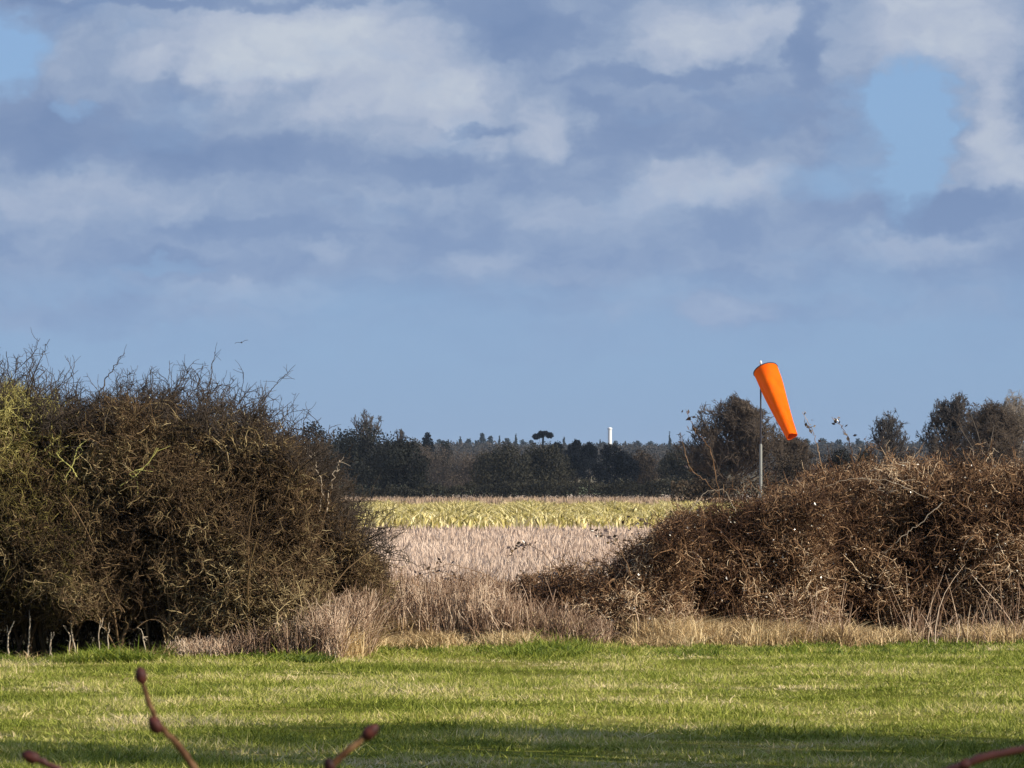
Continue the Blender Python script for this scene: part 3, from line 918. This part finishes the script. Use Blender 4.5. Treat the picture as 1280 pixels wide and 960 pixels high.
dense_tree('holly_tree', 'dark evergreen bush in front of the lower left of the big domed bare tree', 'tree', 888, 556, 54, 470, M['ever'], 9, 6000, .26)
bare_tree('oak_tree', 'big domed leafless oak standing behind the windsock pole', 916, 501, 130, 450, M['bare'], .12, 46, (9, 6, 4), .026)
bare_tree('oak_tree', 'half hidden leafless oak right of the pole below the windsock tail', 985, 546, 84, 455, M['bare'], .08, 26, (8, 6, 4), .022)
dense_tree('elder_bush', 'low dark bush right below the windsock tail', 'bush', 985, 566, 80, 380, M['brush'], 10, 7500, .20)
dense_tree('elder_bush', 'dark green bush behind the bramble sprays right of the windsock', 'bush', 1045, 560, 72, 400, M['ever'], 10, 6500, .20)
dense_tree('willow_bush', 'pale yellowish brown bush left of the two-stemmed bare tree', 'bush', 1082, 562, 50, 390, M['olive'], 9, 5200, .20)
dense_tree('elder_bush', 'purplish brown bush filling the foot of the two-stemmed bare tree', 'bush', 1130, 564, 90, 380, M['brush'], 11, 7500, .20)
bare_tree('ash_tree', 'dark two-stemmed leafless tree standing alone between windsock and right-hand trees', 1112, 510, 58, 500, M['bareblue'], .30, 16, (6, 5, 4), .022, stems=2, ivy=70)
bare_tree('ash_tree', 'dark ivy-clad tree at the left of the right-hand tree group', 1200, 493, 92, 430, M['bareblue'], .2, 30, (7, 5, 4), .024, ivy=1100)
bare_tree('oak_tree', 'warm brown rounded leafless tree in front of the ivy-clad tree', 1226, 506, 116, 400, M['bare'], .08, 34, (8, 6, 4), .02)
bare_tree('oak_tree', 'pale-branched leafless tree at the right edge of the photo', 1266, 499, 128, 410, M['barepale'], .12, 34, (8, 6, 4), .018)
bare_tree('oak_tree', 'leafless brown tree cut by the right edge of the photo', 1318, 515, 90, 395, M['bare'], .10, 22, (7, 6, 4), .02)
dense_tree('elder_bush', 'brown bush at the foot of the right-hand tree group', 'bush', 1235, 556, 150, 370, M['brush'], 13, 9000, .20)


def hedge(name, label, px0, px1, Y, tops, mat, n=9000, leaf=.3, depth=3):
    top = prof(tops)
    px = rng.uniform(px0, px1, n)
    x = (px - 640) / F * Y
    gz = ground_z(x, np.full(n, Y))
    zt = CAMZ + (605 - top(px) + 2.2 * np.sin(px * .131) + 1.6 * np.sin(px * .31 + 1) + np.sin(px * .77)) / F * Y
    z = gz + (zt - gz) * rng.random(n) ** .7
    P = np.stack([x, Y + rng.uniform(0, depth, n), z], -1)
    mid = at((px0 + px1) / 2, 600, Y)
    V, f = leaves(P, rng.uniform(.6, 1.4, n) * leaf, .3)
    o = mk(name, V - np.array([mid[0], Y, 0]), f, mat, None, False)
    o.location = (mid[0], Y, 0)
    return props(o, label, 'hedge')


hedge('field_hedge', 'long low dark brown hedge along the far end of the field', 380, 900, 690, [(380, 609), (520, 609), (600, 605), (700, 602), (790, 603), (900, 600)], M['olive'], 22000, .26)
hedge('field_hedge', 'thin dark hedge line between the green paddock strips', 525, 612, 1250, [(525, 592), (612, 591)], M['ever'], 3000, .5)
hedge('field_hedge', 'dark hedge behind the bramble thickets under the right-hand trees', 840, 1340, 350, [(840, 600), (960, 596), (1100, 590), (1340, 585)], M['brush'], 15000, .16)

# paddock strips on the rise
mp = material('paddock', [(0, (.10, .13, .05)), (1, (.17, .18, .08))], .02, 0)
for (ya, yb) in [(1270, 1700), (1000, 1200)]:
    sheet('paddock', -70, 30, ya, yb, mp, .05, 20, 20)

# ---------------------------------------------------------------- far skyline
n = 1900
px = rng.uniform(330, 1420, n)
Yd = rng.uniform(1900, 3600, n)
cx = (px - 640) / F * Yd
P = []
per = 150
for k in range(n):
    c = np.array([cx[k], Yd[k], ground_z(cx[k], Yd[k]) + 4])
    P.append(c + norm(rng.normal(size=(per, 3))) * (rng.random((per, 1)) ** .4) * np.array([6, 6, rng.uniform(3.5, 6.5)]))
P = np.concatenate(P)
V, f = leaves(P, rng.uniform(.7, 1.5, len(P)), .3)
props(mk('far_wood', V, f, M['farwood'], None, False), 'hazy far-off woodland covering the rise on the horizon', 'woodland', kind='stuff')

sky_trees = [(575, 546, 14, 'cone'), (585, 548, 12, 'round'), (603, 541, 12, 'round'), (597, 550, 16, 'round'), (612, 545, 14, 'round'), (624, 546, 9, 'cone'), (634, 547, 14, 'round'),
             (645, 543, 11, 'cone'), (655, 549, 16, 'round'), (664, 550, 12, 'round'), (705, 546, 10, 'cone'), (750, 550, 10, 'cone'), (755, 552, 10, 'round'), (769, 551, 12, 'round'),
             (782, 552, 8, 'cone'), (795, 551, 18, 'round'), (815, 551, 20, 'round'), (560, 550, 10, 'cone'), (1008, 548, 14, 'round'), (1028, 547, 18, 'round'),
             (1048, 549, 16, 'round'), (1075, 548, 14, 'round'), (1152, 546, 14, 'round'), (1163, 549, 12, 'round'), (548, 549, 12, 'round'), (855, 552, 14, 'round')]
for i, (a, b, w, sh) in enumerate(sky_trees):
    kind = 'small hazy pointed conifer in the row of distant skyline trees' if sh == 'cone' else 'small hazy rounded tree in the row of distant skyline trees'
    dense_tree('skyline_conifer' if sh == 'cone' else 'skyline_tree', kind, 'tree', a, b, w, 3050 + 20 * (i % 5), M['farcon'], 7 if sh == 'cone' else 5, 700, 1.4, shape=sh,
               group='distant pointed conifers on the skyline' if sh == 'cone' else 'distant rounded trees on the skyline')


# ---------------------------------------------------------------- lathe helper, tower, windsock, bird
def lathe(prof_, loc, seg=24):
    a = np.arange(seg) * 2 * np.pi / seg
    V = np.concatenate([np.stack([loc[0] + r * np.cos(a), loc[1] + r * np.sin(a), np.full(seg, loc[2] + z)], -1) for r, z in prof_])
    ii = np.arange(len(prof_) * seg).reshape(-1, seg)
    q = np.stack([ii[:-1], np.roll(ii, -1, 1)[:-1], np.roll(ii, -1, 1)[1:], ii[1:]], -1).reshape(-1, 4)
    return V, [q]


M['white'] = plain('white_render', (.88, .88, .87), .7, .2)
g = at(762.3, 560, 3000)
gz = float(ground_z(g[0], 3000))
zt = at(762, 534, 3000)[2]
r = 2.6 / F * 3000
tw = thing('tower', 'slim white tower standing on the skyline above the far trees', 'tower', (g[0], 3000, gz))
Ht = zt - gz
V, f = lathe([(r * 1.15, -.5), (r * 1.08, 1), (r, Ht * .5), (r * .93, Ht - 1.4)], (g[0], 3000, gz)); mk('shaft', V, f, M['white'], tw)
V, f = lathe([(r * .93, Ht - 1.39), (r * 1.12, Ht - 1.2), (r * 1.12, Ht - .5), (r * .8, Ht - .2), (.01, Ht)], (g[0], 3000, gz)); mk('cap', V, f, M['white'], tw)

YS = 215
def sockmat():
    m = bpy.data.materials.new('windsock_nylon')
    m.use_nodes = True
    t = NT(m.node_tree)
    b = t.n['Principled BSDF']
    tcn = t.node('ShaderNodeTexCoord')
    nz = t.noise(tcn.outputs['Object'], 2.5, 3, .5).outputs[0]
    c = t.ramp(nz, [(.3, (1.0, .125, .0)), (.7, (1.0, .165, .0))])
    t.l.new(c, b.inputs['Base Color'])
    b.inputs['Roughness'].default_value = .7
    b.inputs['Specular IOR Level'].default_value = .1
    bp_ = t.node('ShaderNodeBump'); bp_.inputs['Strength'].default_value = .45; bp_.inputs['Distance'].default_value = .06
    t.l.new(t.noise(t.v('MULTIPLY', tcn.outputs['Object'], (3.2, 3.2, .9)), 1.3, 4, .55, .6).outputs[0], bp_.inputs['Height'])
    t.l.new(bp_.outputs[0], b.inputs['Normal'])
    tr = t.node('ShaderNodeBsdfTranslucent')
    tr.inputs[0].default_value = (1.0, .03, .0, 1)
    mx = t.node('ShaderNodeMixShader'); mx.inputs[0].default_value = .14
    t.l.new(b.outputs[0], mx.inputs[1]); t.l.new(tr.outputs[0], mx.inputs[2])
    t.l.new(mx.outputs[0], t.n['Material Output'].inputs[0])
    return m


M['sock'] = sockmat()
M['pole'] = plain('galvanised_steel', (.24, .25, .23), .6, .3, .1)
M['poledark'] = plain('dark_steel', (.035, .035, .045), .6, .3, .1)
gp = at(951, 600, YS)
ws = thing('windsock', 'bright orange windsock drooping from a slim grey pole above the brambles', 'windsock', (gp[0], YS, 0))
zj = at(951, 556, YS)[2]; ztop = at(951, 456, YS)[2]
px_m = YS / F
V, f = lathe([(1.9 * px_m, 0), (1.8 * px_m, zj), (1.1 * px_m, zj + .04)], (gp[0], YS, 0), 16)
lower = mk('pole', V, f, M['pole'], ws)
V, f = lathe([(1.05 * px_m, zj), (.95 * px_m, ztop), (.01, ztop + .02)], (gp[0], YS, 0), 16); mk('pole_top', V, f, M['poledark'], ws)
V, f = lathe([(.03, ztop + .02), (.055, ztop + .06), (.05, ztop + .12), (.01, ztop + .18)], (gp[0], YS, 0), 12); mk('finial', V, f, M['white'], ws)
V, f = lathe([(.12, 0), (.30, .0), (.30, .12), (.12, .16)], (gp[0], YS, 0), 16); mk('base', V, f, M['pole'], ws)
# sock
A0 = at(956.5, 463, YS) + np.array([0, -.28, 0]); A1 = at(986.5, 546, YS)
A1[1] = YS - .28 - 1.7
ax = A1 - A0; Ls = np.linalg.norm(ax); axn = ax / Ls
e1 = norm(np.cross(axn, np.array([0, 1.0, 0]))); e1 = e1 if e1[0] > 0 else -e1
e2 = np.cross(axn, e1)
R0, R1 = 15.8 * px_m, 6.8 * px_m
seg, ns = 56, 34
a = np.arange(seg) * 2 * np.pi / seg
rings = []
for inner in (0, 1):
    rr = []
    for j in range(ns + 1):
        s = j / ns if not inner else 1 - j / ns
        sag = -.05 * math.sin(math.pi * s)
        c = A0 + ax * s + np.array([-.03 * math.sin(math.pi * s), 0, sag * .3])
        R = (R0 + (R1 - R0) * s ** .92) - inner * .012
        fold = 1 + (.05 * s * (1 - s) * 4) * np.cos(a * 3 + 1.1 + s * 1.2) + .018 * np.cos(a * 7 + s * 5) * s
        seam = 1 - .02 * (abs((s * 5) % 1 - .5) > .47)
        rad = R * fold * seam * (1 + .15 * min(s * 5, 1) * np.cos(3 * (a + .26)))
        rr.append(c + (e1 * np.cos(a)[:, None] + e2 * np.sin(a)[:, None]) * rad[:, None])
    rings += rr
V = np.concatenate(rings)
ii = np.arange(len(V)).reshape(-1, seg)
q = np.stack([ii[:-1], np.roll(ii, -1, 1)[:-1], np.roll(ii, -1, 1)[1:], ii[1:]], -1).reshape(-1, 4)
mk('sock', V, [q], M['sock'], ws)
# hoop, spokes and swivel arm
th = np.linspace(0, 2 * np.pi, 41)
hoop = (A0 + (e1 * np.cos(th)[:, None] + e2 * np.sin(th)[:, None]) * R0 * .985)[None]
parts = [tubes(hoop, np.full((1, 41), .022), 6)]
top_p = np.array([gp[0], YS, ztop - .12])
for k in range(4):
    an = k * math.pi / 2 + .5
    e = A0 + (e1 * math.cos(an) + e2 * math.sin(an)) * R0 * .97
    parts.append(tubes(np.stack([top_p, (top_p + e) / 2, e])[None], np.full((1, 3), .016), 5))
V, f = join(parts); mk('swivel_frame', V, f, M['poledark'], ws)

# distant bird
bm = plain('bird_feather', (.05, .05, .055), .8, .1)
bp = at(302, 428, 520)
def wing(sg):
    pts = []
    for s in np.linspace(0, 1, 6):
        x = sg * s * .62; z = .10 * math.sin(s * 2.4) ; ch = .16 * (1 - s ** 2 * .85)
        for dy, dz in ((ch * .5, 0), (0, .02), (-ch * .5, 0), (0, -.02)):
            pts.append((x + .05 * sg, dy, z + dz))
    Vw = np.array(pts); ii = np.arange(24).reshape(6, 4)
    return Vw, [np.stack([ii[:-1], np.roll(ii, -1, 1)[:-1], np.roll(ii, -1, 1)[1:], ii[1:]], -1).reshape(-1, 4)]
bodyp = np.array([[0, .34, .0], [0, .26, .03], [0, .16, .02], [0, 0, 0], [0, -.18, .01], [0, -.36, .02]])
Vb, fb = tubes(bodyp[None], np.array([[.01, .045, .05, .085, .06, .03]]), 8)
V, f = join([wing(1), wing(-1), (Vb, fb)])
th_ = math.radians(14)
Rm = np.array([[math.cos(th_), 0, -math.sin(th_)], [0, 1, 0], [math.sin(th_), 0, math.cos(th_)]])
o = mk('bird', V @ Rm.T, f, bm); o.location = bp
props(o, 'tiny dark bird gliding in the sky above the left hedge', 'bird')

# ---------------------------------------------------------------- budding shrub twigs close to the camera
M['twigred'] = material('red_twig_bark', [(0, (.028, .011, .005)), (.5, (.095, .042, .018)), (1, (.34, .20, .10))], 90, 0, .75, .2, stretch=(1, 1, .5))
M['bud'] = material('bud_scale', [(0, (.012, .003, .004)), (.6, (.055, .011, .009)), (1, (.17, .045, .03))], 110, 0, .65, .3)
M['twigdark'] = material('dark_red_bark', [(0, (.028, .007, .006)), (1, (.085, .022, .017))], 50, 0, .55, .4)


def bud(parent, c, d, L, R, name='bud'):
    d = norm(np.array(d, float)); e = norm(np.cross(d, [0.3, 1, 0.1])); g2 = np.cross(d, e)
    prf = [(-.5, .35), (-.42, .62), (-.25, .92), (0, 1.0), (.2, .88), (.38, .55), (.48, .22), (.5, .02)]
    a = np.arange(14) * 2 * np.pi / 14
    rows = [c + d * s * L + (e * np.cos(a)[:, None] + g2 * np.sin(a)[:, None]) * (R * rr * (1 + .10 * np.cos(a * 3 + s * 9)))[:, None] for s, rr in prf]
    V = np.concatenate(rows); ii = np.arange(len(V)).reshape(-1, 14)
    q = np.stack([ii[:-1], np.roll(ii, -1, 1)[:-1], np.roll(ii, -1, 1)[1:], ii[1:]], -1).reshape(-1, 4)
    return mk(name, V, [q], M['bud'], parent)


def twig(parent, pts, rad, mat, K=40, wob=.0006):
    P = np.array(pts, float)
    tt = np.linspace(0, len(P) - 1, K)
    Q = np.stack([np.interp(tt, np.arange(len(P)), P[:, k]) for k in range(3)], -1)
    for _ in range(2):
        Q[1:-1] = (Q[:-2] + Q[1:-1] * 2 + Q[2:]) / 4
    R = .86 * np.interp(tt, np.arange(len(P)), rad) * (1 + .22 * np.sin(tt * 7.3) ** 10) * rng.uniform(.92, 1.08, K)
    Q += rng.normal(size=Q.shape) * .00022
    V, f = tubes(Q[None], R[None], 10)
    return mk('branch', V, f, mat, parent)


YT = 3.2
pm = YT / F
fs = thing('budding_shrub', 'reddish shrub with dark winter buds poking up at the bottom left of the photo', 'shrub', (-.16, YT, 0))
B0 = np.array([-.16, YT, 0.0])
a1 = [B0, (-.17, YT, .8), (-.16, YT, 1.5), at(262, 1000, YT), at(243, 960, YT), at(222, 930, YT), at(199, 908, YT), at(186, 880, YT), at(177, 848, YT)]
twig(fs, a1, [.012, .010, .007, 5.6 * pm, 5.2 * pm, 4.6 * pm, 4.4 * pm, 3.6 * pm, 3.2 * pm], M['twigred'])
bud(fs, at(176, 844, YT), at(172, 830, YT) - at(178, 856, YT), 22 * pm, 7.6 * pm)
bud(fs, at(194, 906, YT), at(187, 894, YT) - at(202, 920, YT), 24 * pm, 8.6 * pm)
a2 = [(-.17, YT, .7), (-.24, YT, 1.3), (-.262, YT, 1.6), at(110, 985, YT), at(75, 962, YT), at(52, 952, YT), at(38, 946, YT)]
twig(fs, a2, [.008, .007, .006, 5 * pm, 4.8 * pm, 4.6 * pm, 4.6 * pm], M['twigdark'])
bud(fs, at(38, 946, YT), at(28, 943, YT) - at(50, 951, YT), 24 * pm, 8 * pm)
a3 = [(-.165, YT, .9), (-.14, YT, 1.4), (-.125, YT, 1.65), at(396, 985, YT), at(410, 961, YT), at(432, 940, YT), at(450, 926, YT), at(464, 914, YT)]
twig(fs, a3, [.008, .007, .006, 6 * pm, 5.6 * pm, 4.8 * pm, 4.6 * pm, 5.6 * pm], M['twigred'])
bud(fs, at(463, 915, YT), at(470, 909, YT) - at(452, 925, YT), 26 * pm, 8.4 * pm)
bud(fs, at(412, 956, YT), at(408, 948, YT) - at(414, 964, YT), 18 * pm, 7.5 * pm)
fr = thing('budding_shrub', 'shrub whose dark red stem crosses the bottom right corner of the photo', 'shrub', (.42, 3.0, 0))
Y2 = 3.0
pm2 = Y2 / F
a4 = [(.42, Y2, 0), (.41, Y2, .9), (.45, Y2, 1.6), at(1420, 880, Y2), at(1340, 915, Y2), at(1282, 936, Y2), at(1230, 946, Y2), at(1200, 958, Y2), at(1155, 972, Y2), at(1120, 990, Y2)]
twig(fr, a4, [.011, .010, .008, 6.4 * pm2, 6 * pm2, 5.4 * pm2, 5.8 * pm2, 5.6 * pm2, 4.8 * pm2, 4 * pm2], M['twigdark'])
bud(fr, at(1205, 956, Y2), at(1180, 964, Y2) - at(1220, 950, Y2), 20 * pm2, 6.8 * pm2, 'node')

# ---------------------------------------------------------------- air
hz = bpy.data.materials.new('haze_air')
hz.use_nodes = True
nt = hz.node_tree
nt.nodes.clear()
out = nt.nodes.new('ShaderNodeOutputMaterial')
pv = nt.nodes.new('ShaderNodeVolumePrincipled')
pv.inputs['Color'].default_value = (.62, .78, 1.0, 1)
pv.inputs['Density'].default_value = 0.00004
nt.links.new(pv.outputs[0], out.inputs['Volume'])
x0, x1, y0, y1, z0, z1 = -14000, 14000, -400, 14500, -4, 70
V = np.array([(x, y, z) for z in (z0, z1) for y in (y0, y1) for x in (x0, x1)], float)
q = np.array([(0, 2, 3, 1), (4, 5, 7, 6), (0, 1, 5, 4), (2, 6, 7, 3), (0, 4, 6, 2), (1, 3, 7, 5)])
props(mk('haze', V, [q], hz, None, False), kind='stuff')
